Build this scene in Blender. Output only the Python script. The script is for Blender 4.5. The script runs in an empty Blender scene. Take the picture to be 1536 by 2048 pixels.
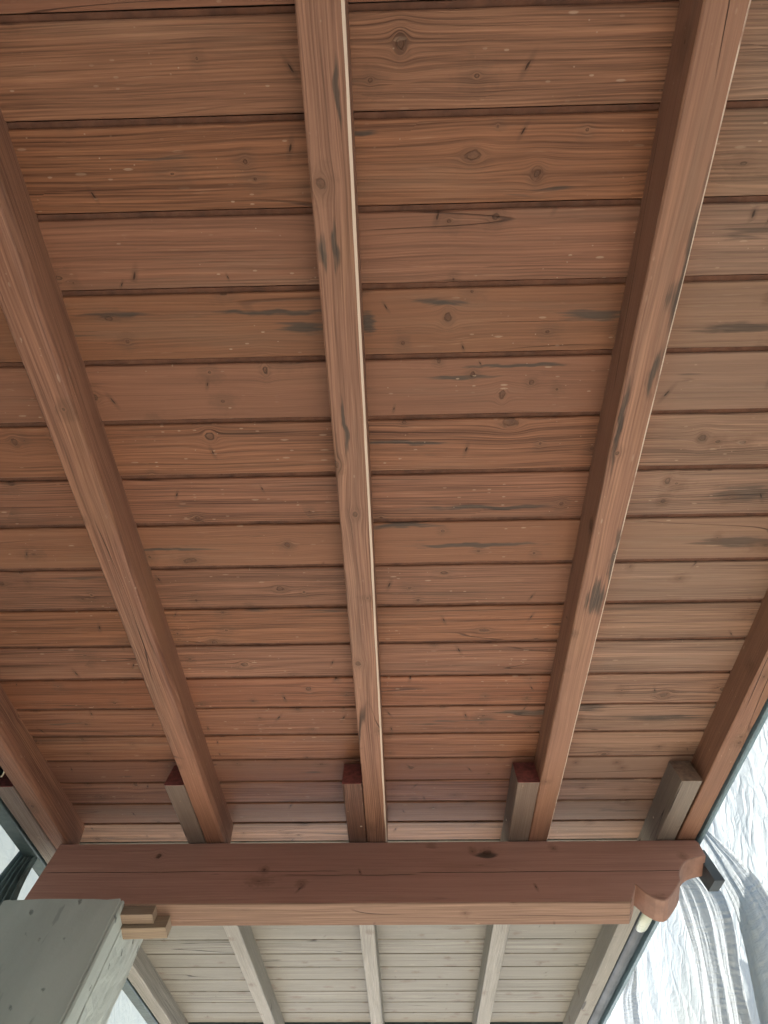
import bpy, math, random
from mathutils import Matrix, Vector, noise
R = math.radians
random.seed(7)
sc = bpy.context.scene
col = sc.collection

# ------------------------------------------------------------------ camera
cam = bpy.data.cameras.new('camera')
cam.sensor_fit = 'VERTICAL'; cam.sensor_height = 36.0; cam.lens = 25.125
cam.clip_start = 0.02; cam.clip_end = 2000
co = bpy.data.objects.new('camera', cam); col.objects.link(co)
rgt = Vector((0.99960982, 0.02160195, 0.01770771)); upv = Vector((0.01685568, -0.97202379, 0.23427683)); bck = Vector((0.02227315, -0.23388694, -0.97200864))
m = Matrix.Identity(4)
for i in range(3):
    m[i][0], m[i][1], m[i][2] = rgt[i], upv[i], bck[i]
m[2][3] = 1.6
co.matrix_world = m
sc.camera = co

# ------------------------------------------------------------------ light
SUN_AZ, SUN_EL = R(-20), R(49)
w = bpy.data.worlds.new("World"); sc.world = w; w.use_nodes = True
nt = w.node_tree; bg = nt.nodes['Background']
sky = nt.nodes.new('ShaderNodeTexSky'); sky.sky_type = 'NISHITA'; sky.sun_disc = False
sky.sun_elevation = SUN_EL; sky.sun_rotation = SUN_AZ; sky.dust_density = 2.0
nt.links.new(sky.outputs[0], bg.inputs[0]); bg.inputs[1].default_value = 0.085
sun = bpy.data.lights.new('sun', 'SUN'); sun.energy = 4.6; sun.angle = R(0.5); sun.color = (1, .93, .82)
so = bpy.data.objects.new('sun', sun); col.objects.link(so)
sd = Vector((math.sin(SUN_AZ) * math.cos(SUN_EL), math.cos(SUN_AZ) * math.cos(SUN_EL), math.sin(SUN_EL)))
so.rotation_euler = sd.to_track_quat('Z', 'Y').to_euler()
so.location = sd * 30
vs = sc.view_settings; vs.view_transform = 'Standard'; vs.look = 'None'; vs.exposure = 2.08; vs.gamma = 1; vs.use_curve_mapping = False
sc.cycles.use_denoising = True
sc.cycles.use_adaptive_sampling = True; sc.cycles.adaptive_threshold = 0.025
sc.cycles.max_bounces = 7; sc.cycles.diffuse_bounces = 5; sc.cycles.transmission_bounces = 8

# ------------------------------------------------------------------ roof frame (x across, y up the slope, z square to the boards)
PITCH = R(25.7557)
ROOF = Matrix.Translation((0, 0, 1.6)) @ Matrix.Rotation(PITCH, 4, 'X')

# ------------------------------------------------------------------ node helper
class G:
    def __init__(s, tree): s.t = tree
    def n(s, kind, **k):
        x = s.t.nodes.new(kind)
        for a, b in k.items(): setattr(x, a, b)
        return x
    def put(s, sock, v):
        if isinstance(v, (int, float)):
            sock.default_value = v
        elif isinstance(v, tuple):
            sock.default_value = v if len(v) == len(sock.default_value) else tuple(v) + (1.0,)
        else: s.t.links.new(v, sock)
    def m(s, op, a, b=None, c=None, clamp=False):
        x = s.n('ShaderNodeMath', operation=op); x.use_clamp = clamp
        s.put(x.inputs[0], a)
        if b is not None: s.put(x.inputs[1], b)
        if c is not None: s.put(x.inputs[2], c)
        return x.outputs[0]
    def add(s, a, b): return s.m('ADD', a, b)
    def sub(s, a, b): return s.m('SUBTRACT', a, b)
    def mul(s, a, b): return s.m('MULTIPLY', a, b)
    def vec(s, x, y, z=0.0):
        c = s.n('ShaderNodeCombineXYZ')
        for i, v in enumerate((x, y, z)): s.put(c.inputs[i], v)
        return c.outputs[0]
    def sep(s, v):
        c = s.n('ShaderNodeSeparateXYZ'); s.put(c.inputs[0], v); return c.outputs
    def step(s, x, a, b, lo=0.0, hi=1.0):
        r = s.n('ShaderNodeMapRange', interpolation_type='SMOOTHSTEP')
        s.put(r.inputs[0], x); s.put(r.inputs[1], a); s.put(r.inputs[2], b); s.put(r.inputs[3], lo); s.put(r.inputs[4], hi)
        return r.outputs[0]
    def lin(s, x, a, b, lo=0.0, hi=1.0):
        r = s.n('ShaderNodeMapRange')
        s.put(r.inputs[0], x); s.put(r.inputs[1], a); s.put(r.inputs[2], b); s.put(r.inputs[3], lo); s.put(r.inputs[4], hi)
        return r.outputs[0]
    def noise(s, v, scale=1.0, detail=2.0, rough=.5, dist=0.0):
        x = s.n('ShaderNodeTexNoise'); s.put(x.inputs['Vector'], v)
        x.inputs['Scale'].default_value = scale; x.inputs['Detail'].default_value = detail; x.inputs['Roughness'].default_value = rough
        x.inputs['Distortion'].default_value = dist
        return x.outputs[0]
    def vor(s, v, scale=1.0, dim='2D', rnd=1.0, feature='F1'):
        x = s.n('ShaderNodeTexVoronoi', voronoi_dimensions=dim, feature=feature); s.put(x.inputs['Vector'], v)
        x.inputs['Scale'].default_value = scale; x.inputs['Randomness'].default_value = rnd
        return x
    def mix(s, f, a, b, mode='MIX'):
        x = s.n('ShaderNodeMix', data_type='RGBA', blend_type=mode)
        s.put(x.inputs[0], f); s.put(x.inputs[6], a); s.put(x.inputs[7], b)
        return x.outputs[2]
    def mixf(s, f, a, b):
        x = s.n('ShaderNodeMix', data_type='FLOAT')
        s.put(x.inputs[0], f); s.put(x.inputs[2], a); s.put(x.inputs[3], b)
        return x.outputs[0]
    def hsv(s, c, h=.5, sat=1.0, val=1.0):
        x = s.n('ShaderNodeHueSaturation'); s.put(x.inputs['Color'], c)
        s.put(x.inputs['Hue'], h); s.put(x.inputs['Saturation'], sat); s.put(x.inputs['Value'], val)
        return x.outputs[0]
    def attr(s, name):
        return s.n('ShaderNodeAttribute', attribute_name=name).outputs['Fac']
    def bump(s, h, dist, strength=1.0, nrm=None):
        x = s.n('ShaderNodeBump'); s.put(x.inputs['Height'], h); x.inputs['Distance'].default_value = dist; x.inputs['Strength'].default_value = strength
        if nrm is not None: s.put(x.inputs['Normal'], nrm)
        return x.outputs[0]

def knot_group():
    """grain flow round one knot: shifts v like a stream round a cylinder, and gives the knot's own mask"""
    t = bpy.data.node_groups.new('knot', 'ShaderNodeTree')
    for nme in ('u', 'v', 'cu', 'cv', 'r', 'stretch', 'wob'):
        t.interface.new_socket(nme, in_out='INPUT', socket_type='NodeSocketFloat')
    for nme in ('shift', 'mask', 'd', 'rim'):
        t.interface.new_socket(nme, in_out='OUTPUT', socket_type='NodeSocketFloat')
    g = G(t); i = g.n('NodeGroupInput').outputs; o = g.n('NodeGroupOutput').inputs
    du = g.mul(g.sub(i[0], i[2]), i[5]); dv = g.sub(i[1], i[3])
    d2 = g.add(g.mul(du, du), g.mul(dv, dv))
    R_ = g.mul(i[4], 1.5); R2 = g.mul(R_, R_)
    fac = g.m('DIVIDE', R2, g.m('MAXIMUM', d2, g.add(R2, 1e-9)))
    g.put(o[0], g.mul(dv, fac))
    d = g.mul(g.m('SQRT', d2), g.add(.30, g.mul(i[6], 1.4)))
    g.put(o[1], g.step(d, g.mul(i[4], .55), g.mul(i[4], .95), 1.0, 0.0))
    g.put(o[2], g.add(d, g.mul(g.m('LESS_THAN', i[4], .0004), 10.0)))
    q = g.m('DIVIDE', g.m('ABSOLUTE', g.sub(d, g.mul(i[4], .82))), g.add(g.mul(i[4], .28), 1e-6))
    g.put(o[3], g.step(q, .2, 1.0, 1.0, 0.0))
    return t
KG = knot_group()

def P_u(g, u, rnd): return g.add(g.m('DIVIDE', u, .19), g.mul(rnd, 67.3))
def P_v(g, v, rnd): return g.add(g.m('DIVIDE', v, .085), g.mul(rnd, 29.9))

def wood(name, dark, light, stain=.5, red=(.20, .075, .042), warm=(.27, .12, .055), knots=(), stains=(), cracks=(), nick=1.0, grey=(.36, .32, .26),
         grain=1.0, knot_prob=.5, rough=.52, check=.5, spec=.2):
    mt = bpy.data.materials.new(name); mt.use_nodes = True
    t = mt.node_tree; g = G(t); bs = t.nodes['Principled BSDF']
    uv = g.n('ShaderNodeUVMap', uv_map='grain').outputs[0]
    u, v, _ = g.sep(uv)
    rnd = g.attr('rnd'); wear = g.attr('wear'); wea = g.attr('weather')
    ro = g.mul(rnd, 41.3)
    # gentle wander of the grain
    wv = g.noise(g.vec(g.mul(u, 1.6), g.mul(v, 7.0), ro), 1, 2)
    v1 = g.add(v, g.mul(g.sub(wv, .5), .022))
    um, vm = u, v
    kwob = g.noise(g.vec(g.mul(u, 70), g.mul(v, 70), ro), 1, 2)
    kn = None; kd = None; kr = None; shift = 0.0
    def knot(cu, cv, r, st=.75, on=None):
        nonlocal kn, kd, kr, shift
        x = g.n('ShaderNodeGroup'); x.node_tree = KG
        for k, q in enumerate((um, vm, cu, cv, r, st, kwob)): g.put(x.inputs[k], q)
        shift = g.add(shift, x.outputs[0])
        kn = x.outputs[1] if kn is None else g.m('MAXIMUM', kn, x.outputs[1])
        kr = x.outputs[3] if kr is None else g.m('MAXIMUM', kr, x.outputs[3])
        kd = x.outputs[2] if kd is None else g.m('MINIMUM', kd, x.outputs[2])
    for (cu, cv, ru, rv) in knots: knot(cu, cv, rv * .68, rv / ru)
    for (cx, cy, rmin, rmax, pr) in ((.36, .13, .0035, .010, knot_prob * .6), (.14, .065, .0014, .0040, knot_prob * .55)):
        P = g.vec(g.add(g.m('DIVIDE', u, cx), g.mul(rnd, 91.7)), g.add(g.m('DIVIDE', v, cy), g.mul(rnd, 53.1)))
        vo = g.vor(P)
        px, py, _ = g.sep(vo.outputs['Position']); cr, cg, cb = g.sep(vo.outputs['Color'])
        cu = g.mul(g.sub(px, g.mul(rnd, 91.7)), cx); cv = g.mul(g.sub(py, g.mul(rnd, 53.1)), cy)
        r = g.mul(g.lin(cg, 0, 1, rmin, rmax), g.m('LESS_THAN', cr, pr))
        knot(cu, cv, g.add(r, 1e-5), g.lin(cb, 0, 1, .45, 1.5))
    v2 = g.sub(v1, shift)
    # growth bands + fibres
    band = g.noise(g.vec(g.mul(u, .6), g.mul(v2, 46), ro), 1, 4, .62)
    fine = g.noise(g.vec(g.mul(u, 4.0), g.mul(v2, 260), ro), 1, 3, .6)
    ringp = g.add(g.mul(v2, 6.2832 / .0062), g.mul(g.noise(g.vec(g.mul(u, .7), g.mul(v2, 12), g.add(ro, 5)), 1, 2), 22.0))
    ring = g.m('POWER', g.lin(g.m('SINE', ringp), -1, 1), 3.0)
    ringamt = g.step(g.noise(g.vec(g.mul(u, 1.1), g.mul(v, 9), g.add(ro, 9)), 1, 2), .42, .62)
    gr = g.add(g.mul(g.sub(band, .5), 1.1), g.mul(g.sub(fine, .5), 1.45))
    gr = g.sub(g.add(gr, .03), g.mul(g.mul(ring, ringamt), .24))
    calm = g.step(g.add(g.m('FRACT', g.mul(rnd, 11.9)), g.mul(g.sub(g.noise(g.vec(g.mul(u, .9), g.mul(v, 4), g.add(ro, 21)), 1, 2), .5), 1.6)), .15, .75, .38, 1.12)
    gr = g.lin(g.mul(g.mul(gr, grain), calm), -.5, .5)
    c = g.mix(gr, dark, light)
    # stain that took unevenly: redder and more orange zones
    big = g.noise(g.vec(g.mul(u, 1.7), g.mul(v, 5), g.add(ro, 3)), 1, 3, .6)
    c = g.mix(g.mul(g.step(big, .5, .7), .15), c, g.mix(gr, tuple(x * .6 for x in red), red))
    big2 = g.noise(g.vec(g.mul(u, 2.6), g.mul(v, 9), g.add(ro, 17)), 1, 3, .6)
    c = g.mix(g.mul(g.step(big2, .52, .76), .26), c, g.mix(gr, tuple(x * .55 for x in warm), warm))
    # greyed zones where the stain has thinned
    big3 = g.noise(g.vec(g.mul(u, 1.4), g.mul(v, 11), g.add(ro, 29)), 1, 4, .65)
    c = g.mix(g.mul(g.step(big3, .52, .74), .28), c, g.mix(gr, (.075, .050, .034), (.22, .155, .108)))
    # per-piece tone
    c = g.hsv(c, g.lin(rnd, 0, 1, .498, .505), g.lin(g.m('FRACT', g.mul(rnd, 7.3)), 0, 1, .86, .95), g.lin(g.m('FRACT', g.mul(rnd, 3.7)), 0, 1, .93, 1.08))
    # weathered pale wood
    gw = g.mix(gr, tuple(x * .38 for x in grey), tuple(x * 1.12 for x in grey))
    gb = g.noise(g.vec(g.mul(u, 1.5), g.mul(v2, 13), g.add(ro, 50)), 1, 5, .68)
    gw = g.mix(g.mul(g.step(gb, .42, .72), .45), gw, tuple(x * .5 for x in (grey[0], grey[1] * .98, grey[2] * .95)))
    c = g.mix(wea, c, gw)
    # blue-grey staining with ragged, grain-wise edges
    jag = g.noise(g.vec(g.mul(u, 9), g.mul(v2, 130), g.add(ro, 70)), 1, 3, .6)
    rb = g.noise(g.vec(g.mul(u, 2.2), g.mul(v2, 17), g.add(ro, 77)), 1, 3, .6)
    smask = g.step(g.add(rb, g.mul(g.sub(jag, .5), .30)), .72 - .08 * stain, .80 - .08 * stain, 0, .75)
    if stains:
        md = None
        wob = g.mul(g.sub(g.noise(g.vec(g.mul(u, 14), g.mul(v, 14), 0.0), 1, 2), .5), .02)
        for (cu, cv, ru, rv) in stains:
            a = g.mul(g.sub(u, cu), 1 / ru); b = g.mul(g.sub(g.add(v, wob), cv), 1 / (rv * .8))
            d = g.m('SQRT', g.add(g.mul(a, a), g.mul(b, b)))
            md = d if md is None else g.m('MINIMUM', md, d)
        fm = g.step(g.add(md, g.mul(g.sub(jag, .5), 3.0)), .6, 1.6, .95, 0)
        smask = g.m('MAXIMUM', smask, fm)
    smask = g.mul(smask, g.sub(1, g.mul(wea, .6)))
    c = g.mix(g.mul(smask, g.lin(jag, .35, .65, .85, 1.0)), c, g.mix(gr, (.018, .014, .012), (.085, .064, .050)))
    # knots
    halo = g.step(g.add(kd, g.mul(g.sub(wv, .5), .03)), .004, .030, .42, 0)
    c = g.mix(halo, c, g.mix(gr, (.045, .022, .014), (.16, .085, .052)), 'MIX')
    krg = g.lin(g.m('SINE', g.mul(kd, 1900)), -1, 1, .55, 1.0)
    kc = g.mix(krg, (.022, .011, .007), (.085, .040, .024))
    kc = g.mix(wea, kc, g.mix(krg, (.06, .048, .038), (.17, .145, .12)))
    c = g.mix(g.mul(kn, g.lin(kwob, .3, .7, .25, .75)), c, kc)
    c = g.mix(g.mul(kr, g.lin(fine, .3, .7, .0, .75)), c, g.mix(wea, (.030, .016, .010), (.09, .075, .06)))
    # narrow slits across the grain where branches were cut through
    P = g.vec(g.add(g.m('DIVIDE', u, .19), g.mul(rnd, 67.3)), g.add(g.m('DIVIDE', v, .085), g.mul(rnd, 29.9)))
    vo = g.vor(P); px, py, _ = g.sep(vo.outputs['Position']); cr, cg, cb = g.sep(vo.outputs['Color'])
    su = g.mul(g.sub(P_u(g, u, rnd), px), .19); sv = g.mul(g.sub(P_v(g, v, rnd), py), .085)
    su = g.add(su, g.mul(sv, g.lin(cb, 0, 1, -.6, .6)))
    sd_ = g.m('SQRT', g.add(g.m('POWER', g.m('DIVIDE', g.m('ABSOLUTE', su), g.lin(cg, 0, 1, .0011, .0026)), 2.0), g.m('POWER', g.m('DIVIDE', g.m('ABSOLUTE', sv), g.lin(cg, 0, 1, .003, .009)), 2.0)))
    on = g.m('LESS_THAN', cr, knot_prob * .6)
    slit = g.mul(g.step(g.add(sd_, g.mul(g.sub(kwob, .5), .9)), .45, 1.1, .75, 0), on)
    sh = g.mul(g.step(sd_, 1.0, 4.0, .35, 0), on)
    c = g.mix(sh, c, g.mix(wea, (.060, .030, .020), (.11, .095, .075)))
    c = g.mix(slit, c, g.mix(wea, (.016, .009, .007), (.05, .042, .035)))
    # drying checks: thin dark lines along the grain
    cn = g.noise(g.vec(g.mul(u, .55), g.mul(v1, 9), g.add(ro, 88)), 1, 1.5)
    gate = g.step(g.noise(g.vec(g.mul(u, 2.0), g.mul(v, 3), g.add(ro, 99)), 1, 1), .5, .6)
    chk = g.mul(g.step(g.m('ABSOLUTE', g.sub(cn, .5)), .0008, .0042, check, 0), gate)
    for (u0, u1, vv, amp, wd) in cracks:
        line = g.add(vv, g.mul(g.sub(g.noise(g.vec(g.mul(u, 3.0), vv * 10, 0.0), 1, 3), .5), amp))
        inside = g.mul(g.step(u, u0, u0 + .05), g.step(u, u1 - .05, u1, 1, 0))
        chk = g.m('MAXIMUM', chk, g.mul(inside, g.step(g.m('ABSOLUTE', g.sub(v, line)), wd * .4, wd, .95, 0)))
    c = g.mix(chk, c, (.012, .007, .005))
    # pale nicks and paint specks
    nk = None
    for (a, b, th, pr) in ((.034, .013, .15, .10), (.085, .022, .12, .12), (.014, .011, .14, .05)):
        P = g.vec(g.add(g.m('DIVIDE', u, a), g.mul(rnd, 31)), g.add(g.m('DIVIDE', v, b), g.mul(rnd, 77)))
        vo = g.vor(P); cr, cg, cb = g.sep(vo.outputs['Color'])
        dd = g.add(vo.outputs['Distance'], g.mul(g.sub(fine, .5), .18))
        q = g.mul(g.step(dd, th * .55, th, 1, 0), g.m('LESS_THAN', cr, pr * nick * .6))
        nk = q if nk is None else g.m('MAXIMUM', nk, q)
    clus = g.step(g.noise(g.vec(g.mul(u, 3.5), g.mul(v, 9), g.add(ro, 41)), 1, 2), .45, .62)
    nk = g.mul(nk, g.mul(clus, g.lin(fine, .35, .65, .2, .85)))
    c = g.mix(nk, c, (.36, .25, .18))
    # long pale scratches / raised fibres
    sf = g.noise(g.vec(g.mul(u, 11), g.mul(v2, 300), g.add(ro, 60)), 1, 2, .5)
    c = g.mix(g.mul(g.step(sf, .66, .76), .30), c, g.mix(wea, (.34, .20, .13), (.5, .46, .40)))
    # worn arrises
    wr = g.step(g.add(wear, g.mul(g.sub(g.noise(g.vec(g.mul(u, 25), g.mul(v, 60), ro), 1, 2), .5), .5)), .42, .62)
    c = g.mix(wr, c, (.58, .46, .37))
    g.put(bs.inputs['Base Color'], c)
    g.put(bs.inputs['Roughness'], g.lin(gr, 0, 1, rough + .1, rough - .06))
    bs.inputs['Specular IOR Level'].default_value = spec
    h = g.add(g.mul(gr, .6), g.mul(fine, .3))
    h = g.sub(h, g.mul(chk, 1.6)); h = g.sub(h, g.add(g.mul(kr, .6), g.mul(slit, 1.2))); h = g.add(h, g.mul(nk, .2))
    g.put(bs.inputs['Normal'], g.bump(h, .0016, .9))
    return mt

def simple(name, c, rough=.5, metal=0.0, var=.15, scale=8, bump=0.0, bscale=60):
    mt = bpy.data.materials.new(name); mt.use_nodes = True
    g = G(mt.node_tree); bs = mt.node_tree.nodes['Principled BSDF']
    tc = g.n('ShaderNodeTexCoord').outputs['Object']
    n1 = g.noise(tc, scale, 4, .6); n2 = g.noise(tc, bscale, 3, .6)
    a = tuple(x * (1 - var) for x in c); b = tuple(min(1, x * (1 + var)) for x in c)
    g.put(bs.inputs['Base Color'], g.mix(g.lin(n1, .3, .7), a, b))
    g.put(bs.inputs['Roughness'], g.lin(n2, .3, .7, max(.05, rough - .1), min(1, rough + .1)))
    bs.inputs['Metallic'].default_value = metal
    if bump: g.put(bs.inputs['Normal'], g.bump(n2, bump, .8))
    return mt

BK = [(-0.409, 0.844, 0.0141, 0.0157), (0.241, 0.33, 0.0093, 0.0111), (-0.839, 0.85, 0.0099, 0.0124), (0.656, 0.872, 0.0118, 0.0133), (0.771, 1.782, 0.0177, 0.0159), (0.24, 0.823, 0.0234, 0.0156), (0.152, 0.706, 0.0071, 0.0091), (0.216, 0.756, 0.0093, 0.0166), (0.098, 0.583, 0.0115, 0.0163), (-0.276, 1.163, 0.011, 0.0105), (-0.279, 1.734, 0.0103, 0.0128), (0.375, 1.048, 0.0081, 0.0095), (-0.268, 0.687, 0.0071, 0.0138), (0.083, 0.675, 0.005, 0.0079), (0.273, 0.728, 0.0082, 0.0083)]
BS = [(0.791, 1.024, 0.0684, 0.0212), (0.823, 1.178, 0.0785, 0.0153), (-0.242, 0.565, 0.1055, 0.0051), (-0.178, 0.597, 0.034, 0.0145), (0.087, 0.551, 0.0378, 0.0069), (0.38, 0.585, 0.0478, 0.0144), (0.157, 1.172, 0.1219, 0.0066), (0.663, 0.618, 0.0675, 0.0108), (0.003, 0.869, 0.0762, 0.0052), (0.187, 1.055, 0.1283, 0.006), (0.386, 1.862, 0.0911, 0.0124), (-0.051, 0.261, 0.0181, 0.0044), (-0.056, 0.59, 0.0116, 0.0226), (0.127, 0.713, 0.061, 0.0057), (-0.532, 0.563, 0.0578, 0.0042), (0.256, 0.688, 0.0903, 0.0034), (0.8, 1.895, 0.0914, 0.014), (-0.0, 1.108, 0.0716, 0.0078), (-0.58, 1.173, 0.0988, 0.0051), (0.564, 1.84, 0.0452, 0.018)]
RK = [(0.311, -0.116, 0.0141, 0.0103), (0.856, -0.13, 0.0152, 0.0093), (0.989, -0.098, 0.0113, 0.0076), (1.497, -0.117, 0.0144, 0.0105), (0.84, 0.443, 0.0075, 0.0051), (2.212, -1.228, 0.0168, 0.0083)]
RS = [(0.423, -0.121, 0.024, 0.006), (0.407, -0.100, 0.036, 0.0055), (0.183, -0.081, 0.035, 0.004), (0.771, -0.106, 0.05, 0.005), (0.481, 0.493, 0.1265, 0.0137), (0.657, 0.476, 0.0481, 0.0084), (1.26, 0.469, 0.049, 0.024), (1.121, 0.488, 0.079, 0.0091), (0.278, -0.602, 0.046, 0.011), (0.346, -0.61, 0.0495, 0.0082), (0.748, -0.586, 0.0481, 0.0119), (0.772, 0.437, 0.0709, 0.0059)]

M_BOARD = wood('stained_board_wood', (.062, .0215, .0098), (.300, .116, .054), stain=.55, knots=BK, stains=BS, nick=1.0, check=.6)
M_RAFTER = wood('stained_rafter_wood', (.100, .040, .024), (.335, .150, .085), stain=.15, knots=RK, stains=RS, knot_prob=.22, nick=.7, red=(.25, .085, .055), warm=(.36, .17, .07), check=.8)
M_PALE = wood('weathered_wood', (.085, .038, .022), (.26, .135, .080), stain=-1.2, knot_prob=.3, nick=.4, grey=(.235, .22, .185), check=.9)
M_LAP = wood('greyed_rafter_wood', (.075, .047, .036), (.215, .15, .12), stain=-.5, knot_prob=.2, nick=.5, red=(.20, .10, .08), warm=(.26, .16, .11), grey=(.285, .265, .228), check=.8)
M_LAPDARK = wood('dark_rafter_wood', (.055, .025, .019), (.20, .095, .068), stain=-.2, knot_prob=.2, nick=.9, red=(.20, .06, .05), grey=(.285, .265, .228), check=.8)
M_BEAMLOW = wood('beam_underside_wood', (.12, .066, .045), (.30, .175, .122), stain=-.2, grain=.9, red=(.27, .14, .10), warm=(.34, .20, .12), knot_prob=.3, nick=.3, check=.9)  # underside colour toned down against the lightened front face
M_BEAMLIT = wood('beam_front_lit_wood', (.29, .135, .10), (.50, .255, .19), stain=.1, grain=.75, red=(.24, .085, .06), warm=(.30, .14, .08), knots=[(-.845, -.068, .013, .020), (-.47, -.135, .008, .010), (.275, -.06, .022, .018)],  # front face colour lightened to stand in for missing front light
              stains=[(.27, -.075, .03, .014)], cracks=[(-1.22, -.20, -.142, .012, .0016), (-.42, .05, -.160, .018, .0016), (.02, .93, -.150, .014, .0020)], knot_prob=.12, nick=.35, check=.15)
M_ENDRED = simple('red_painted_end_grain', (.20, .065, .06), .6, var=.5, scale=60, bump=.0008)
M_ENDGREY = simple('grey_end_grain', (.23, .17, .13), .75, var=.35, scale=50, bump=.001)

# ------------------------------------------------------------------ mesh helpers
class MB:
    def __init__(s): s.v = []; s.f = []; s.uv = []; s.rnd = []; s.wear = []; s.wea = []; s.mi = []
    def vert(s, p, wear=0.0, wea=0.0):
        s.v.append(tuple(p)); s.wear.append(wear); s.wea.append(wea); return len(s.v) - 1
    def face(s, idx, uvs, rnd=0.0, mi=0):
        s.f.append(tuple(idx)); s.uv.append(uvs); s.rnd.append(rnd); s.mi.append(mi)
    def build(s, name, mats, parent=None, matrix=None, smooth=False):
        me = bpy.data.meshes.new(name); me.from_pydata(s.v, [], s.f)
        uvl = me.uv_layers.new(name='grain')
        k = 0
        for q in s.uv:
            for a in q: uvl.data[k].uv = a; k += 1
        ra = me.attributes.new('rnd', 'FLOAT', 'FACE'); ra.data.foreach_set('value', s.rnd)
        wa = me.attributes.new('wear', 'FLOAT', 'POINT'); wa.data.foreach_set('value', s.wear)
        we = me.attributes.new('weather', 'FLOAT', 'POINT'); we.data.foreach_set('value', s.wea)
        for mm in (mats if isinstance(mats, (list, tuple)) else [mats]): me.materials.append(mm)
        me.polygons.foreach_set('material_index', s.mi)
        if smooth: me.polygons.foreach_set('use_smooth', [True] * len(me.polygons))
        me.update()
        o = bpy.data.objects.new(name, me); col.objects.link(o)
        if parent: o.parent = parent
        elif matrix is not None: o.matrix_world = matrix
        return o

def tag(o, label, cat, group=None, kind=None):
    if label: o['label'] = label
    if cat: o['category'] = cat
    if group: o['group'] = group
    o['kind'] = kind or 'thing'
    return o

def nz(a, b=0.0, c=0.0): return noise.noise(Vector((a, b, c)))

def timber(mb, x0, x1, z0, z1, y0, y1, rnd, cham=(.0035, .0035), wear=(.0, .0), tilt0=0.0, wea=lambda y: 0.0, step=.04, wane=0.0, mi=0, endmi=0, wob=.0009):
    """a sawn timber running along y with chamfered lower arrises; tilt0: plumb cut at its start; cham/wear = (left, right)"""
    n = max(2, int((y1 - y0) / step)); rings = []
    W = x1 - x0; H = z1 - z0
    vL, vB, vR, vT = x0 - 5, 0, x1 + 5, 9
    for k in range(n + 1):
        t = k / n; ring = []
        for (kind) in range(6):
            pass
        y = y0 + (y1 - y0) * t
        cl = cham[0] * (1 + .35 * nz(y * 9, rnd * 50)); cr = cham[1] * (1 + .35 * nz(y * 9, rnd * 50 + 9))
        if wane: cr += wane * max(0, .35 + nz(y * 2.1, rnd * 9) * .8 + .35 * nz(y * 9, 4)); 
        wx = wob * nz(y * 3, rnd * 30, 1); wz = wob * nz(y * 3, rnd * 30, 2)
        wx2 = wob * nz(y * 3, rnd * 30, 5)
        pts = [(x0 + wx, z1), (x0 + wx, z0 + cl + wz), (x0 + cl + wx, z0 + wz), (x1 - cr + wx2, z0 + wz), (x1 + wx2, z0 + cr * (1.5 if wane else 1) + wz), (x1 + wx2, z1)]
        if wane:
            q = pts[3]; r = pts[4]; pts.insert(4, ((q[0] * .38 + r[0] * .62 + .0), (q[1] * .72 + r[1] * .28)))
        wl = [0, wear[0], wear[0], wear[1], wear[1], 0]
        if wane: wl = [0, wear[0], wear[0], wear[1], wear[1], wear[1], 0]
        yy = y
        for (px, pz), ww in zip(pts, wl):
            ys = y - (tilt0 * (z1 - pz) if k == 0 else 0)
            ring.append(mb.vert((px, ys, pz), ww, wea(y)))
        rings.append((y, ring, pts))
    m_ = len(rings[0][1])
    # faces: split verts on the chamfer so wear only shows there
    for k in range(n):
        ya, ra, pa = rings[k]; yb, rb, pb = rings[k + 1]
        for j in range(m_ - 1):
            def uvof(p, j=j):
                if j == 0: return p[1] + vL
                if j == m_ - 2: return p[1] + vR
                return p[0] if j < m_ - 2 else p[0]
            A, B = pa[j], pa[j + 1]; Cc, Dd = pb[j], pb[j + 1]
            idx = [ra[j], ra[j + 1], rb[j + 1], rb[j]]
            ys = [mb.v[i][1] for i in idx]
            ww = [mb.wear[i] for i in idx]
            is_ch = (j == 1 or (j == 3 and not wane) or (wane and j in (3, 4)))
            if not is_ch:      # own vertices with no wear
                idx = [mb.vert(mb.v[i], 0.0, mb.wea[i]) for i in idx]
            mb.face(idx, [(ys[0], uvof(A)), (ys[1], uvof(B)), (ys[2], uvof(Dd)), (ys[3], uvof(Cc))], rnd, mi)
        a0, a5, b0, b5 = ra[0], ra[-1], rb[0], rb[-1]
        mb.face([a0, b0, b5, a5], [(ya, 9), (yb, 9), (yb, 9 + W), (ya, 9 + W)], rnd, mi)
    if endmi != 1: mb.face(list(reversed(rings[0][1])), [(0, 0)] * m_, rnd, mi)
    first = [mb.v[i] for i in rings[0][1]]
    mb.face(rings[-1][1], [(0, 0)] * m_, rnd, mi)
    return first

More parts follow.
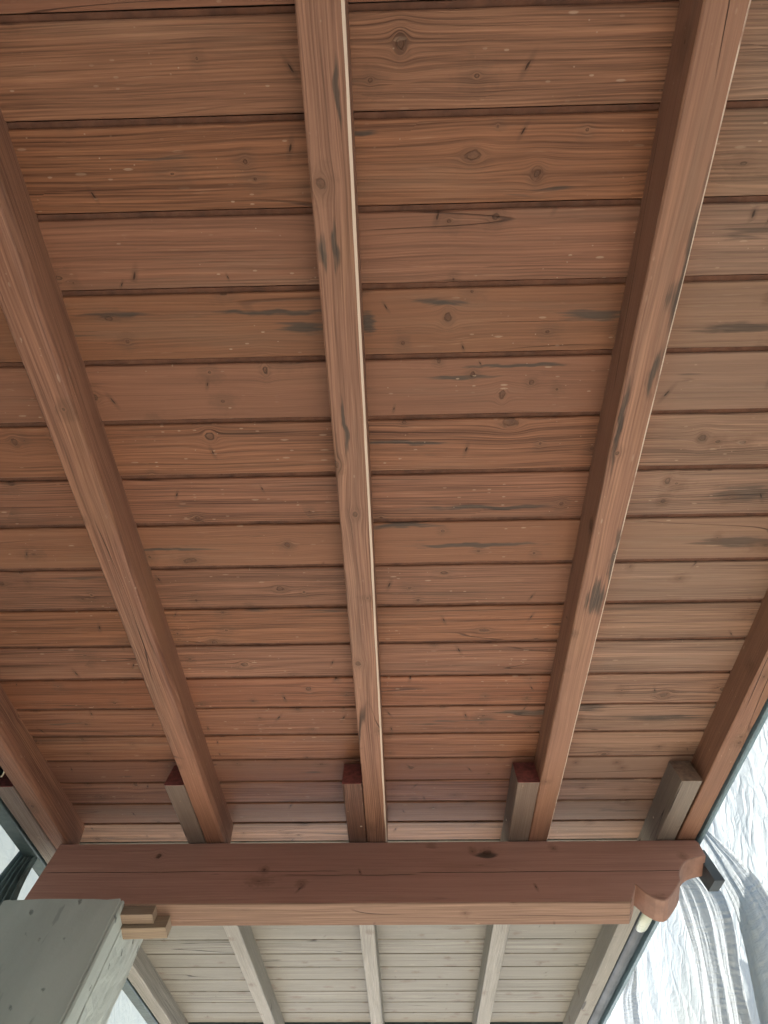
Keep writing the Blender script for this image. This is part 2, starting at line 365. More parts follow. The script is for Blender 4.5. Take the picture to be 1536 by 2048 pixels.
# ------------------------------------------------------------------ boarding
def boards(mb, seams, x0, x1, wea_f, gap=.0120, zt=1.3050, z0=1.300, base=0):
    for k in range(len(seams) - 1):
        ya, yb = seams[k], seams[k + 1] - gap
        rnd = (math.sin((k + base) * 12.9898) * 43758.5453) % 1.0
        n = 70; dz = .0012 * nz(k * 3.7 + base, 1); rings = []
        wv = wea_f(k)
        for i in range(n + 1):
            x = x0 + (x1 - x0) * i / n
            e1 = .0011 * nz(x * 2.2, k * 7.1 + base) + .0005 * nz(x * 15, k * 3.3); e2 = .0011 * nz(x * 2.2, k * 7.1 + 50 + base) + .0005 * nz(x * 15, k * 3.3 + 9)
            cup = .0007 * nz(x * 1.5, k * 2.3, 8)
            prof = [(ya - gap + .0022, zt), (ya + e1, zt), (ya + e1, z0 + .0022 + dz), (ya + e1 + .0022, z0 + dz), ((ya + yb) / 2, z0 + dz + cup), (yb + e2 - .0022, z0 + dz), (yb + e2, z0 + .0022 + dz), (yb + e2, 1.319), (yb + e2, 1.322), (ya - gap + .0022, 1.322)]
            rings.append((x, [mb.vert((x, p[0], p[1]), 0, max(wv, .26 * min(1, max(0, (x - .45) / .12)))) for p in prof], prof))
        for i in range(n):
            xa, ra, pa = rings[i]; xb, rb, pb = rings[i + 1]
            for j in range(len(pa)):
                j2 = (j + 1) % len(pa)
                f = lambda p, jj: p[0] + (p[1] - z0) * (1 if jj in (1, 2, 7) else 0)
                mb.face([ra[j], rb[j], rb[j2], ra[j2]], [(xa, f(pa[j], j)), (xb, f(pb[j], j)), (xb, f(pb[j2], j)), (xa, f(pa[j2], j))], rnd, 1 if j in (0, 6, 7, 8, 9) else 0)
        mb.face([q for q in reversed(rings[0][1])], [(0, 0)] * 10, rnd); mb.face(rings[-1][1], [(0, 0)] * 10, rnd)

up = [.2407 - .1438 * k for k in range(11, 0, -1)] + [0.2407, 0.3864, 0.5255, 0.6708, 0.813, 0.9574, 1.0981, 1.2413, 1.3899, 1.5381, 1.6842, 1.8294, 1.9729, 2.1126, 2.2481, 2.3884, 2.5284, 2.672]
mb = MB(); boards(mb, up, -1.243, 1.004, lambda k: {27: .12}.get(k, 0.0), base=3)
M_GROOVE = simple('dark_groove', (.10, .042, .024), .9, 0, .35, 25, .0006, 90)  # groove faces darker than the board faces
M_GROOVE2 = simple('dark_grey_groove', (.05, .046, .040), .9, 0, .35, 25, .0006, 90)  # darker grey for the grooves of the pale boards
o = mb.build('board_ceiling', [M_BOARD, M_GROOVE], matrix=ROOF)
tag(o, 'reddish brown stained ceiling boards with dark grooves, above the near rafters', 'boarding')
low = [3.6119 - .1695 * k for k in range(5, 0, -1)] + [3.6119, 3.784, 3.9525, 4.1257, 4.2927, 4.4595, 4.6285, 4.80]
low = [2.672] + low[1:]
mb = MB(); boards(mb, low, -1.325, 1.004, lambda k: 1.0, gap=.0085, base=71)
o = mb.build('board_ceiling', [M_PALE, M_GROOVE2], matrix=ROOF)
tag(o, 'pale weathered grey ceiling boards beyond the dark cross beam', 'boarding')

# ------------------------------------------------------------------ rafters
ZB, ZT = 1.2019, 1.304
def rafter(name, label, group, mats, **k):
    mb = MB(); first = timber(mb, **k); two = isinstance(mats, list)
    o = mb.build(name, mats[0] if two else mats, matrix=ROOF)
    if two:      # the cut end, painted or bare
        e = MB(); fr = [e.vert((p[0], p[1] - .0006, p[2])) for p in first]; bk = [e.vert((p[0], p[1] + .001, p[2])) for p in first]; q = len(fr)
        e.face(list(reversed(fr)), [(0, 0)] * q)
        for j in range(q): e.face([fr[j], fr[(j + 1) % q], bk[(j + 1) % q], bk[j]], [(0, 0)] * 4)
        e.build('cut_end', mats[1], parent=o)
    tag(o, label, 'rafter', group); return o
GU = 'brown rafters on the near side of the cross beam'; GL = 'weathered rafters lapped beside the near ones and passing over the beam'
Y0, Y1 = -1.3, 2.545
for (x, wd, rnd, ch, wr, wane, lab) in (
    (-1.2485, .0644, .13, (.004, .006), (0, 0), .010, 'brown rafter at the far left edge, beside the dark metal trim'),
    (-.6998, .0676, .37, (.003, .006), (0, .0), .016, 'brown rafter with a worn rounded arris and pale scuffs, left of the middle one'),
    (-.1332, .0688, .58, (.003, .0048), (.0, .95), 0, 'middle brown rafter with a round dark knot and a bright worn right edge'),
    (.4270, .0665, .71, (.003, .0035), (.25, .60), 0, 'brown rafter with long grey stains and a deep shaded side, right of the middle one'),
    (.9395, .0640, .86, (.003, .003), (0, .1), 0, 'brown outermost rafter at the right roof edge, beside the white sheeting')):
    rafter('rafter', lab, GU, M_RAFTER, x0=x, x1=x + wd, z0=ZB, z1=ZT, y0=Y0, y1=Y1, rnd=rnd, cham=ch, wear=wr, wane=wane)

def weather(y):
    a = min(1, max(0, (y - 2.35) / .5)); return .30 + .70 * a * a * (3 - 2 * a)
for (x, wd, rnd, em, wr, w0, lab) in (
    (-1.3160, .0644, .21, M_ENDRED, .1, .06, 'greyish rafter with a reddish cut end, farthest left and touching the dark trim'),
    (-.7645, .0626, .44, M_ENDRED, .1, .08, 'grey lapped rafter left of the scuffed brown rafter, pale beyond the beam'),
    (-.1983, .0626, .63, M_ENDRED, .4, .0, 'dark brown lapped rafter with a red painted end, left of the middle rafter'),
    (.3564, .0700, .78, M_ENDRED, .35, .10, 'mauve grey lapped rafter with a red painted end, left of the stained brown rafter'),
    (.8676, .0650, .93, M_ENDGREY, .1, .45, 'grey lapped rafter with a bare cut end, nearest the right roof edge')):
    def wf(y, w0=w0):
        a = min(1, max(0, (y - 2.40) / .35)); return w0 + (1 - w0) * a * a * (3 - 2 * a)
    rafter('lapped_rafter', lab, GL, [M_LAPDARK if rnd == .63 else M_LAP, em], x0=x, x1=x + wd, z0=ZB, z1=ZT, y0=2.14, y1=4.795, rnd=rnd, cham=(.0025, .003), wear=(0, wr), tilt0=.4825, wea=wf, endmi=1)

# ------------------------------------------------------------------ cross beam with carved tail
def beam():
    prof = [(-1.215, -.0035), (-1.213, -.2829), (.690, -.2829), (.700, -.268), (.712, -.246), (.7215, -.226), (.727, -.207), (.731, -.211), (.738, -.225), (.748, -.244), (.760, -.258), (.772, -.268), (.786, -.2745), (.798, -.2755), (.810, -.270), (.824, -.257),
            (.838, -.241), (.852, -.225), (.866, -.208), (.879, -.188), (.8805, -.178), (.884, -.166), (.892, -.149), (.904, -.131), (.919, -.114), (.937, -.101), (.960, -.091), (.985, -.0845), (1.004, -.079), (1.007, -.017), (1.001, -.0035)]
    # denser along the long straight runs
    P = []
    for i, a in enumerate(prof):
        b = prof[(i + 1) % len(prof)]; L = math.dist(a, b); n = max(1, int(L / .12))
        for k in range(n): P.append((a[0] + (b[0] - a[0]) * k / n, a[1] + (b[1] - a[1]) * k / n))
    n = len(P); D = .0828; B = .0028; slope = math.tan(PITCH)
    def inset(i, d):
        a, b, c = Vector(P[i - 1]), Vector(P[i]), Vector(P[(i + 1) % n])
        e1 = (b - a).normalized(); e2 = (c - b).normalized()
        nn = Vector((-(e1.y + e2.y), e1.x + e2.x)); nn.normalize()
        return b + nn * d
    mb = MB(); rings = []
    for (y, d) in ((0, B), (B, 0), (D * .5, 0), (D - B, 0), (D, B)):
        ring = []
        for i in range(n):
            q = inset(i, d); z = q.y
            if z > -.02: z += slope * y
            ring.append(mb.vert((q.x, y, z), 0))
        rings.append(ring)
    cum = [0]
    for i in range(n): cum.append(cum[-1] + math.dist(P[i], P[(i + 1) % n]))
    ys = [0, B, D * .5, D - B, D]
    for r in range(4):
        for i in range(n):
            j = (i + 1) % n
            a, b = rings[r][i], rings[r][j]; c, d = rings[r + 1][j], rings[r + 1][i]
            # along the straight underside the grain follows x
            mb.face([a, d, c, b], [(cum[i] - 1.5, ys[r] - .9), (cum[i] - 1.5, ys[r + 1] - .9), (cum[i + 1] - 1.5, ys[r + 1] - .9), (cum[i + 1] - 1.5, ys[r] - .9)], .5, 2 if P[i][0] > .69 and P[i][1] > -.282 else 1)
    mb.face(rings[0], [(mb.v[i][0], mb.v[i][2]) for i in rings[0]], .31)
    mb.face(list(reversed(rings[-1])), [(mb.v[i][0], mb.v[i][2] + 3) for i in reversed(rings[-1])], .4)
    o = mb.build('cross_beam', [M_BEAMLIT, M_BEAMLOW, simple('carved_end_wood', (.25, .14, .105), .65, 0, .22, 14, .0015, 70)], matrix=Matrix.Translation((0, 1.6998, 3.7545)))
    tag(o, 'deep reddish brown cross beam with a long crack and a scroll-carved right end', 'beam')
    return o
beam()

# ------------------------------------------------------------------ metal, covering, trims
M_DARKMETAL = simple('blue_grey_metal', (.13, .20, .24), .45, .0, .15, 6, 0, 5)
M_DARKGREEN = simple('green_grey_metal', (.060, .085, .085), .5, .1, .25, 6, .0005, 40)
M_TILE = simple('dark_roof_underlay', (.012, .012, .014), .9, 0, .3, 10, .002, 30)
M_PALECAP = simple('pale_plastic', (.42, .46, .38), .35, 0, .05, 8)
M_BLACK = simple('black_metal', (.014, .022, .030), .5, .0, .12, 4, 0, 5)

def box(mb, a, b, rnd=.5, wea=0):
    (x0, y0, z0), (x1, y1, z1) = a, b
    v = [mb.vert(p, 0, wea) for p in ((x0, y0, z0), (x1, y0, z0), (x1, y1, z0), (x0, y1, z0), (x0, y0, z1), (x1, y0, z1), (x1, y1, z1), (x0, y1, z1))]
    for f in ((0, 3, 2, 1), (4, 5, 6, 7), (0, 1, 5, 4), (1, 2, 6, 5), (2, 3, 7, 6), (3, 0, 4, 7)):
        P = [mb.v[v[i]] for i in f]
        if f in ((0, 3, 2, 1), (4, 5, 6, 7)): q = [(p[1], p[0]) for p in P]
        elif f in ((0, 1, 5, 4), (2, 3, 7, 6)): q = [(p[0], p[2]) for p in P]
        else: q = [(p[1], p[2]) for p in P]
        mb.face([v[i] for i in f], q, rnd)

def profile_run(mb, pts, y0, y1, n=30, wob=.0006, seed=0.0):
    rings = []
    for k in range(n + 1):
        y = y0 + (y1 - y0) * k / n; dx = wob * nz(y * 4, seed); dz = wob * nz(y * 4, seed + 5)
        rings.append([mb.vert((p[0] + dx, y, p[1] + dz)) for p in pts])
    m_ = len(pts)
    for k in range(n):
        for j in range(m_):
            j2 = (j + 1) % m_
            mb.face([rings[k][j], rings[k][j2], rings[k + 1][j2], rings[k + 1][j]], [(0, 0)] * 4, .5)
    mb.face(list(reversed(rings[0])), [(0, 0)] * m_, .5); mb.face(rings[-1], [(0, 0)] * m_, .5)

mb = MB(); box(mb, (-1.40, -1.35, 1.336), (1.035, 5.7, 1.42))  # slab lengthened past the fascia to keep sun off the rafter ends
tag(mb.build('roof_covering', M_TILE, matrix=ROOF), 'black roof underlay showing in the gap at the left roof edge', 'roof covering')
# left verge trim: folded channel
mb = MB(); profile_run(mb, [(-1.383, 1.205), (-1.378, 1.200), (-1.330, 1.200), (-1.327, 1.204), (-1.327, 1.214), (-1.373, 1.214), (-1.373, 1.336), (-1.383, 1.336)], -1.3, 4.93, seed=1)
tag(mb.build('verge_trim', M_DARKGREEN, matrix=ROOF), 'dark green grey metal trim along the left roof edge', 'roof trim')
mb = MB(); profile_run(mb, [(1.008, 1.196), (1.012, 1.192), (1.020, 1.192), (1.024, 1.197), (1.026, 1.336), (1.008, 1.336)], -1.3, 4.93, seed=2)
tag(mb.build('verge_trim', M_DARKMETAL, matrix=ROOF), 'thin blue grey metal trim along the right roof edge, against the white sheeting', 'roof trim')
# dark barrel gutter beside the lapped edge rafter
mb = MB(); pts = []
for k in range(15):
    a = math.pi * k / 14; pts.append((.969 - .0325 * math.cos(a), 1.226 - .030 * math.sin(a)))
for k in range(14, -1, -1):
    a = math.pi * k / 14; pts.append((.969 - .0300 * math.cos(a), 1.227 - .0275 * math.sin(a)))
profile_run(mb, pts, 2.75, 4.93, 40, .0008, 3)
gut = mb.build('gutter', M_BLACK, matrix=ROOF, smooth=True)
tag(gut, 'black half-round gutter running away under the right roof edge, below the carved beam end', 'gutter')
mb = MB(); ring_prev = None
# pale rounded spout lip
L = []
for (y, r) in ((3.06, .024), (3.15, .025), (3.205, .0245), (3.228, .022), (3.243, .015), (3.250, .006)):
    L.append([mb.vert((.966 + r * math.cos(2 * math.pi * k / 20), y, 1.201 + r * .62 * math.sin(2 * math.pi * k / 20))) for k in range(20)])
for a, b in zip(L, L[1:]):
    for k in range(20): mb.face([a[k], a[(k + 1) % 20], b[(k + 1) % 20], b[k]], [(0, 0)] * 4, .5)
mb.face(list(reversed(L[0])), [(0, 0)] * 20, .5); mb.face(L[-1], [(0, 0)] * 20, .5)
cap = mb.build('spout_lip', M_PALECAP, parent=gut, smooth=True)
# metal end piece hanging behind the beam end
mb = MB()
A = [(1.812, 3.775), (1.735, 3.745), (1.722, 3.586), (1.796, 3.622)]
lf = [mb.vert((.998, y, z)) for y, z in A]; rt = [mb.vert((1.031, y, z)) for y, z in A]
mb.face(lf, [(0, 0)] * 4); mb.face(list(reversed(rt)), [(0, 0)] * 4)
for k in range(4): mb.face([lf[k], rt[k], rt[(k + 1) % 4], lf[(k + 1) % 4]], [(0, 0)] * 4)
tag(mb.build('trim_end_piece', M_BLACK), 'short black metal end piece hanging behind the tip of the carved beam', 'metal bracket')
# fascia at the far roof edge
mb = MB(); box(mb, (-1.38, 4.803, 1.285), (1.03, 4.835, 1.336))
tag(mb.build('fascia_board', M_DARKGREEN, matrix=ROOF), 'dark bluish fascia strip closing the pale boards at the far roof edge', 'fascia')

# ------------------------------------------------------------------ pillar
def plaster(name, c, seed=0.0):
    mt = bpy.data.materials.new(name); mt.use_nodes = True
    g = G(mt.node_tree); bs = mt.node_tree.nodes['Principled BSDF']
    tc = g.n('ShaderNodeTexCoord').outputs['Object']
    x, y, z = g.sep(tc)
    st = g.vec(g.mul(x, 3.0), g.mul(y, 3.0), g.mul(z, .8))
    n1 = g.noise(st, 1.6, 5, .6); n2 = g.noise(tc, 45, 4, .65); n3 = g.noise(g.vec(g.mul(x, 1), g.mul(y, 1), g.mul(z, .22)), 30, 3, .5)
    cc = g.mix(g.lin(n1, .35, .65), tuple(k * .86 for k in c), tuple(k * 1.1 for k in c))
    pit = g.vor(g.vec(g.add(x, g.mul(z, .35)), g.add(y, g.mul(z, .2)), g.mul(z, .55)), 26, '3D')
    cr, _, _ = g.sep(pit.outputs['Color'])
    pm = g.mul(g.step(g.add(pit.outputs['Distance'], g.mul(g.sub(n2, .5), .5)), .10, .22, 1, 0), g.m('LESS_THAN', cr, .26))
    cc = g.mix(g.mul(pm, .75), cc, tuple(k * .42 for k in c))
    cn = g.noise(g.vec(g.mul(x, 6), g.mul(y, 6), g.mul(z, .5)), 1.2, 2)
    crk = g.mul(g.step(n3, .66, .74), .35)
    cc = g.mix(crk, cc, tuple(k * .35 for k in c))
    g.put(bs.inputs['Base Color'], cc); bs.inputs['Roughness'].default_value = .8
    h = g.add(g.mul(n2, .5), g.mul(n3, .5)); h = g.sub(h, g.mul(pm, 1.2)); h = g.sub(h, g.mul(crk, .8))
    g.put(bs.inputs['Normal'], g.bump(h, .003, .9))
    return mt
M_PIL = plaster('grey_painted_plaster', (.40, .445, .42))
def pillar():
    mb = MB(); px0, px1, py0, py1 = -1.264, -.881, 1.688, 1.925
    # plan outline (counter-clockwise), with a stepped moulding on the near right corner
    out = []
    def seg(a, b, n):
        for k in range(n): out.append((a[0] + (b[0] - a[0]) * k / n, a[1] + (b[1] - a[1]) * k / n))
    seg((px0, py0), (px1 - .017, py0), 26)
    seg((px1 - .017, py0), (px1 - .014, py0 + .005), 1); seg((px1 - .014, py0 + .005), (px1 - .008, py0 + .003), 1); seg((px1 - .008, py0 + .003), (px1 - .003, py0 + .008), 1)
    seg((px1 - .003, py0 + .008), (px1, py0 + .055), 4); seg((px1, py0 + .055), (px1 - .003, py0 + .058), 1); seg((px1 - .003, py0 + .058), (px1 + .001, py0 + .062), 1)
    seg((px1 + .001, py0 + .062), (px1, py1), 12); seg((px1, py1), (px0, py1), 12); seg((px0, py1), (px0, py0), 10)
    n = len(out); zs = [0, .8, 1.6, 2.2] + [2.6 + .03 * k for k in range(29)]
    rings = []
    for z in zs + ['t']:
        ring = []
        for i, (x, y) in enumerate(out):
            top = 3.479 + max(0, y - 1.74) * .50
            rgh = .008 * nz(x * 30, y * 30, 3) + .005 * nz(x * 90, y * 90, 5)
            zz = top + rgh if z == 't' else min(z, top - .012)
            dx = .0018 * nz(x * 6, y * 6, zz * 5); dy = .0018 * nz(x * 6 + 40, y * 6, zz * 5)
            edge = .004 * nz(zz * 11, i * .4, 7) if (i > n * .45 and abs(y - py1) < .01) else 0
            rr = .003 * nz(x * 40, y * 40, zz * 22) + .0015 * nz(x * 90, y * 90, zz * 60) if (px1 - .001 < x and y > py0 + .06) else 0
            if z == 't': dx += .002 * nz(x * 60, y * 60, 9) - .001
            ring.append(mb.vert((x + dx + edge + rr, y + dy, zz)))
        rings.append(ring)
    for a, b in zip(rings, rings[1:]):
        for i in range(n):
            j = (i + 1) % n; mb.face([a[i], a[j], b[j], b[i]], [(0, 0)] * 4, .5)
    mb.face(rings[-1], [(0, 0)] * n, .5)
    tag(mb.build('pillar', M_PIL), 'broad grey plastered pillar with a chipped top carrying the left end of the beam', 'pillar')
pillar()
# wooden packing blocks on the pillar
M_BLOCK = wood('packing_wood', (.15, .105, .075), (.36, .27, .19), stain=0, knot_prob=.1, nick=.3, check=.3)
def block(name, label, x0, x1, y0, y1, z0, z1, rz, rnd, skew=.0):
    mb = MB(); timber(mb, 0, y1 - y0, 0, z1 - z0, 0, x1 - x0, rnd, cham=(.0012, .0012), step=.02, wob=.0008)
    # timber runs along +y: turn it to run along -x from its right-hand end
    M = Matrix.Translation((x1, y0, z0)) @ Matrix.Rotation(R(90 + rz), 4, 'Z') @ Matrix.Scale(1, 4)
    o = mb.build(name, M_BLOCK, matrix=M)
    tag(o, label, 'packing block', 'wooden packing blocks between pillar and beam'); return o
block('packing_block', 'small wooden packing block directly under the beam, upper of the two on the pillar', -.96, -.783, 1.704, 1.739, 3.4365, 3.4712, -1, .2)
block('packing_block', 'longer wooden packing block behind and below the other one on the pillar', -.97, -.742, 1.7415, 1.782, 3.425, 3.4705, -2, .8)

# ------------------------------------------------------------------ cable in the gap on the left
def tube(name, pts, r, mat, matrix):
    cu = bpy.data.curves.new(name, 'CURVE'); cu.dimensions = '3D'; cu.bevel_depth = r; cu.bevel_resolution = 3
    sp = cu.splines.new('NURBS'); sp.points.add(len(pts) - 1)
    for p, q in zip(sp.points, pts): p.co = (*q, 1)
    sp.use_endpoint_u = True; sp.order_u = 3; cu.materials.append(mat)
    tmp = bpy.data.objects.new(name + '_curve', cu); me = bpy.data.meshes.new_from_object(tmp); bpy.data.objects.remove(tmp)
    o = bpy.data.objects.new(name, me); col.objects.link(o); o.matrix_world = matrix; return o
M_CABLE = simple('beige_cable_sheath', (.55, .45, .33), .5)
o = tube('cable', [(-1.34, 1.4, 1.31), (-1.315, 1.7, 1.28), (-1.31, 2.02, 1.235), (-1.292, 2.075, 1.222), (-1.268, 2.040, 1.222), (-1.252, 2.01, 1.235), (-1.25, 1.9, 1.29)], .0028, M_CABLE, ROOF)
tag(o, 'short beige cable crossing the black gap at the left edge', 'cable')

# screws in the timbers
M_SCREW = simple('zinc_screw', (.55, .50, .42), .35, .7)
LAPPED = [q for q in col.objects if q.name.startswith('lapped_rafter')]
def screw(x, y, z, side, label):
    mb = MB(); n = 12
    for (r, h) in ((.0036, 0), (.0036, .0012), (.0022, .002)):
        for k in range(n):
            a = 2 * math.pi * k / n; p = (r * math.cos(a), r * math.sin(a), h); mb.vert(p)
    for q in range(2):
        for k in range(n): mb.face([q * n + k, q * n + (k + 1) % n, (q + 1) * n + (k + 1) % n, (q + 1) * n + k], [(0, 0)] * 4)
    mb.face([2 * n + k for k in range(n)], [(0, 0)] * n)
    rot = {'L': Matrix.Rotation(R(-90), 4, 'Y'), 'D': Matrix.Rotation(R(180), 4, 'X'), 'R': Matrix.Rotation(R(90), 4, 'Y')}[side]
    o = mb.build('screw', M_SCREW, parent=LAPPED[label]); o.matrix_local = Matrix.Translation((x, y, z)) @ rot
screw(.8675, 2.43, 1.262, 'L', 4)
screw(.3563, 2.44, 1.262, 'L', 3)
screw(-.1375 - .012, 2.36, ZB, 'D', 2)

# ------------------------------------------------------------------ white sheeting
def cloth(name, c, trans=.55, kind='sheet'):
    mt = bpy.data.materials.new(name); mt.use_nodes = True
    t = mt.node_tree; g = G(t); t.nodes.remove(t.nodes['Principled BSDF']); out = t.nodes['Material Output']
    tc = g.n('ShaderNodeUVMap', uv_map='grain').outputs[0]; a, b, _ = g.sep(tc)
    if kind == 'sheet':
        n0 = g.noise(tc, 3, 3, .6)
        wx = g.noise(tc, 5, 2); wy = g.noise(g.vec(b, a, 4.0), 5, 2)
        P = g.vec(g.add(g.add(a, g.mul(b, .5)), g.mul(wx, .25)), g.mul(g.add(b, g.mul(wy, .25)), 2.0))
        e1 = g.vor(P, 4.5, '2D', 1, 'DISTANCE_TO_EDGE').outputs['Distance']
        e2 = g.vor(g.vec(g.add(g.sub(a, g.mul(b, .6)), g.mul(wy, .2)), g.mul(g.add(b, g.mul(wx, .2)), 1.4)), 11, '2D', 1, 'DISTANCE_TO_EDGE').outputs['Distance']
        f1 = g.noise(P, 30, 4, .6); f2 = g.noise(P, 6, 2, .5)
        h = g.add(g.mul(g.m('SMOOTH_MIN', e1, .22, .1), 2.6), g.mul(g.m('MINIMUM', e2, .2), .8))
        h = g.add(h, g.add(g.mul(f1, .45), g.mul(f2, 1.4)))
        nrm = g.bump(h, .0052, 1.0)
        cc = g.mix(n0, tuple(k * .96 for k in c), c)
    else:
        wob = g.mul(g.noise(tc, 7, 2), .05)
        s1 = g.m('SINE', g.mul(g.add(b, wob), 230)); s2 = g.m('SINE', g.mul(g.add(a, wob), 270))
        pl = g.noise(g.vec(g.mul(a, 40), g.mul(b, 5), 0.0), 1, 3, .6); pc = g.noise(g.vec(g.mul(a, 7), g.mul(b, 55), 3.0), 1, 3, .6)
        h = g.add(g.add(g.mul(s1, .10), g.mul(s2, .07)), g.add(g.mul(pl, 1.2), g.mul(pc, 1.1)))
        nrm = g.bump(h, .008, 1.0)
        cc = g.mix(g.lin(pl, .35, .65), tuple(k * .9 for k in c), c)
    df = g.n('ShaderNodeBsdfDiffuse'); tr = g.n('ShaderNodeBsdfTranslucent'); mx = g.n('ShaderNodeMixShader')
    g.put(df.inputs[0], cc); g.put(tr.inputs[0], cc); g.put(df.inputs['Normal'], nrm); g.put(tr.inputs['Normal'], nrm)
    mx.inputs[0].default_value = trans
    t.links.new(df.outputs[0], mx.inputs[1]); t.links.new(tr.outputs[0], mx.inputs[2]); t.links.new(mx.outputs[0], out.inputs['Surface'])
    return mt
M_SHEET = cloth('white_sheeting', (.45, .50, .52), .14)
M_SHEETL = cloth('white_sheeting_left', (.46, .51, .50), .15)
M_GAUZE = cloth('white_gauze', (.42, .46, .485), .15, 'gauze')

def sheet(name, label, x, y0, y1, z0, z1, mat, ny, nz_, amp, seed):
    mb = MB(); idx = []
    for i in range(nz_ + 1):
        z = z0 + (z1 - z0) * i / nz_; row = []
        for j in range(ny + 1):
            y = y0 + (y1 - y0) * j / ny
            q = y * .8 + z * .25
            r = 1 - abs(nz(q * 2.2, z * .8, seed)) * 2.2
            r2 = 1 - abs(nz(y * 5 + z * 1.5, z * 3, seed + 4)) * 2
            dx = amp * (.9 * nz(y * .7, z * .45, seed + 9) + .35 * r * abs(r) + .10 * r2 + .05 * nz(y * 16, z * 16, seed))
            row.append(mb.vert((x + dx, y, z)))
        idx.append(row)
    for i in range(nz_):
        for j in range(ny):
            f = [idx[i][j], idx[i][j + 1], idx[i + 1][j + 1], idx[i + 1][j]]
            mb.face(f, [(mb.v[k][1], mb.v[k][2]) for k in f], .5)
    o = mb.build(name, mat, smooth=True); tag(o, label, 'sheeting'); return o
sheet('dust_sheet', 'crumpled white sheeting hung all along the right side, outside the roof edge', 1.72, -1.6, 8.0, 0, 8.6, M_SHEET, 240, 210, .035, 1.5)
sheet('dust_sheet', 'crumpled white sheeting glimpsed outside the left roof edge, behind the pillar', -2.02, -1.6, 6.5, 0, 6.4, M_SHEETL, 200, 160, .05, 8.5)

def drape(name, label, left, right, folds, amp, seed, n=46, m_=60, over=0.0):
    """hanging cloth between two edge lines given as lists of (x, y, z)"""
    def at(L, t):
        q = t * (len(L) - 1); i = min(int(q), len(L) - 2); f = q - i
        P = [Vector(L[max(0, min(len(L) - 1, i + k))]) for k in (-1, 0, 1, 2)]
        return .5 * ((2 * P[1]) + (-P[0] + P[2]) * f + (2 * P[0] - 5 * P[1] + 4 * P[2] - P[3]) * f * f + (-P[0] + 3 * P[1] - 3 * P[2] + P[3]) * f ** 3)
    mb = MB(); idx = []
    for i in range(m_ + 1):
        t = i / m_; a, b = at(left, t), at(right, t); row = []
        for j in range(n + 1):
            s = j / n; p = a.lerp(b, s)
            ph = s * folds * 2 * math.pi + 1.3 * nz(t * 2, seed, s * 2)
            k = amp * (math.sin(ph) + .4 * math.sin(ph * 2.3 + seed)) * (.55 + .45 * t) + amp * .35 * nz(s * 9, t * 9, seed)
            # edges rolled back so the cloth has a visible thickness of fold
            roll = max(0, 1 - s / .06) ** 2 * .02
            p = p + Vector((k + roll, .15 * k, 0)); row.append(mb.vert(p))
        idx.append(row)
    w_ = (Vector(left[0]) - Vector(right[0])).length
    for i in range(m_):
        for j in range(n):
            f = [idx[i][j], idx[i][j + 1], idx[i + 1][j + 1], idx[i + 1][j]]
            q = [(j / n * .35, -i / m_ * .9), ((j + 1) / n * .35, -i / m_ * .9), ((j + 1) / n * .35, -(i + 1) / m_ * .9), (j / n * .35, -(i + 1) / m_ * .9)]
            mb.face(f, q, .5)
    o = mb.build(name, mat_g, smooth=True); tag(o, label, 'curtain', 'gauze curtains hanging in front of the white sheeting'); return o
mat_g = M_GAUZE
drape('gauze_curtain', 'broad grey shaded gauze curtain falling from the carved beam end', [(1.33, 2.75, 4.95), (1.38, 2.80, 4.813), (1.42, 2.957, 4.702), (1.45, 3.11, 4.608), (1.45, 3.343, 4.488), (1.45, 3.7, 4.3)],
      [(1.38, 2.62, 4.80), (1.45, 2.53, 4.506), (1.45, 2.541, 4.321), (1.45, 2.728, 4.187), (1.45, 2.858, 4.069), (1.45, 3.1, 3.8)], 2.2, .008, 2.2)
drape('gauze_curtain', 'bright gauze curtain spreading to the right behind the black end piece', [(1.50, 2.50, 4.95), (1.53, 2.553, 4.774), (1.53, 2.605, 4.609), (1.53, 2.675, 4.405), (1.53, 2.957, 4.154), (1.53, 3.3, 3.9)],
      [(1.50, 2.46, 4.90), (1.53, 2.431, 4.719), (1.53, 2.338, 4.423), (1.53, 2.294, 4.134), (1.53, 2.3, 3.891), (1.53, 2.35, 3.6)], 2.6, .005, 5.1)
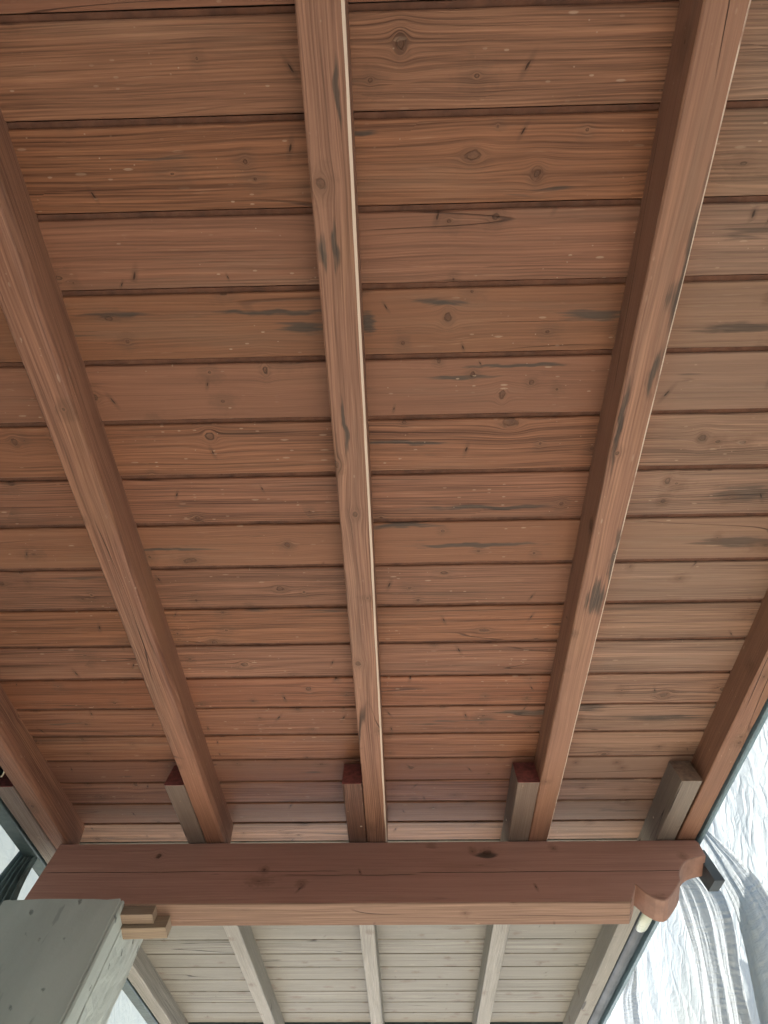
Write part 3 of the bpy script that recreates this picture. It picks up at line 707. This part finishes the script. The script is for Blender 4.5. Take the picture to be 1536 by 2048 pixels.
drape('gauze_curtain', 'narrow pale gauze strip hanging beside the far end of the gutter', [(1.45, 3.90, 5.60), (1.45, 3.995, 5.446), (1.45, 4.362, 5.581), (1.45, 4.532, 5.516), (1.45, 4.9, 5.3)],
      [(1.45, 3.86, 5.50), (1.45, 3.908, 5.362), (1.45, 4.034, 5.281), (1.45, 4.131, 5.169), (1.45, 4.4, 4.9)], 1.6, .010, 9.4, n=30, m_=40)

# dark gathered netting at the left
M_NET = simple('dark_green_netting', (.10, .14, .14), .6, 0, .4, 20, .002, 90)
mb = MB(); idx = []
for i in range(61):
    t = i / 60; z = 3.84 * (1 - t) ; row = []
    tt = (3.84 - z) / .3
    for j in range(41):
        s = j / 40
        xl = -1.412 - .02 * min(1, tt) ; xr = -1.335 + .045 * min(1, tt) ** 2 * (1 if tt < 2 else 1)
        x = xl + (xr - xl) * s
        y = 1.79 + .010 * math.sin(s * 5.2 * 2 * math.pi + nz(t * 3, 1) * 2) + .004 * nz(s * 12, z * 3)
        row.append(mb.vert((x, y, z)))
    idx.append(row)
for i in range(60):
    for j in range(40):
        f = [idx[i][j], idx[i + 1][j], idx[i + 1][j + 1], idx[i][j + 1]]; mb.face(f, [(0, 0)] * 4)
o = mb.build('gathered_netting', M_NET, smooth=True)
md = o.modifiers.new('thickness', 'SOLIDIFY'); md.thickness = .003
tag(o, 'dark green gathered netting hanging from the left roof edge beside the pillar', 'netting')

# ------------------------------------------------------------------ ground, plus unseen grass and wall added to dim the boards
M_PAVE = simple('paving', (.58, .52, .44), .85, 0, .12, 3, .003, 40)
mb = MB(); box(mb, (-60, -60, -.3), (60, 60, 0))
tag(mb.build('ground', M_PAVE), None, None, kind='structure')
M_ADDEDLAWN = simple('added_lawn_green', (.055, .075, .028), .95, 0, .3, 6, .01, 60)
mb = MB(); box(mb, (-60, -60, -.2), (60, -5.5, .006))  # unseen dark grass, added to cut light bounced onto the near boards
tag(mb.build('added_dark_lawn', M_ADDEDLAWN), None, None, kind='structure')
M_SHADEWALL = simple('shade_wall_brown', (.10, .075, .06), .85, 0, .06, 3, .002, 50)
mb = MB(); box(mb, (-2.0, -1.6, 0), (-1.7, .95, 2.35))  # unseen blocker, added to darken the upper left boards
tag(mb.build('added_shade_wall', M_SHADEWALL), 'unseen dark brown wall added left of the viewer to shade the near left boards', 'wall')
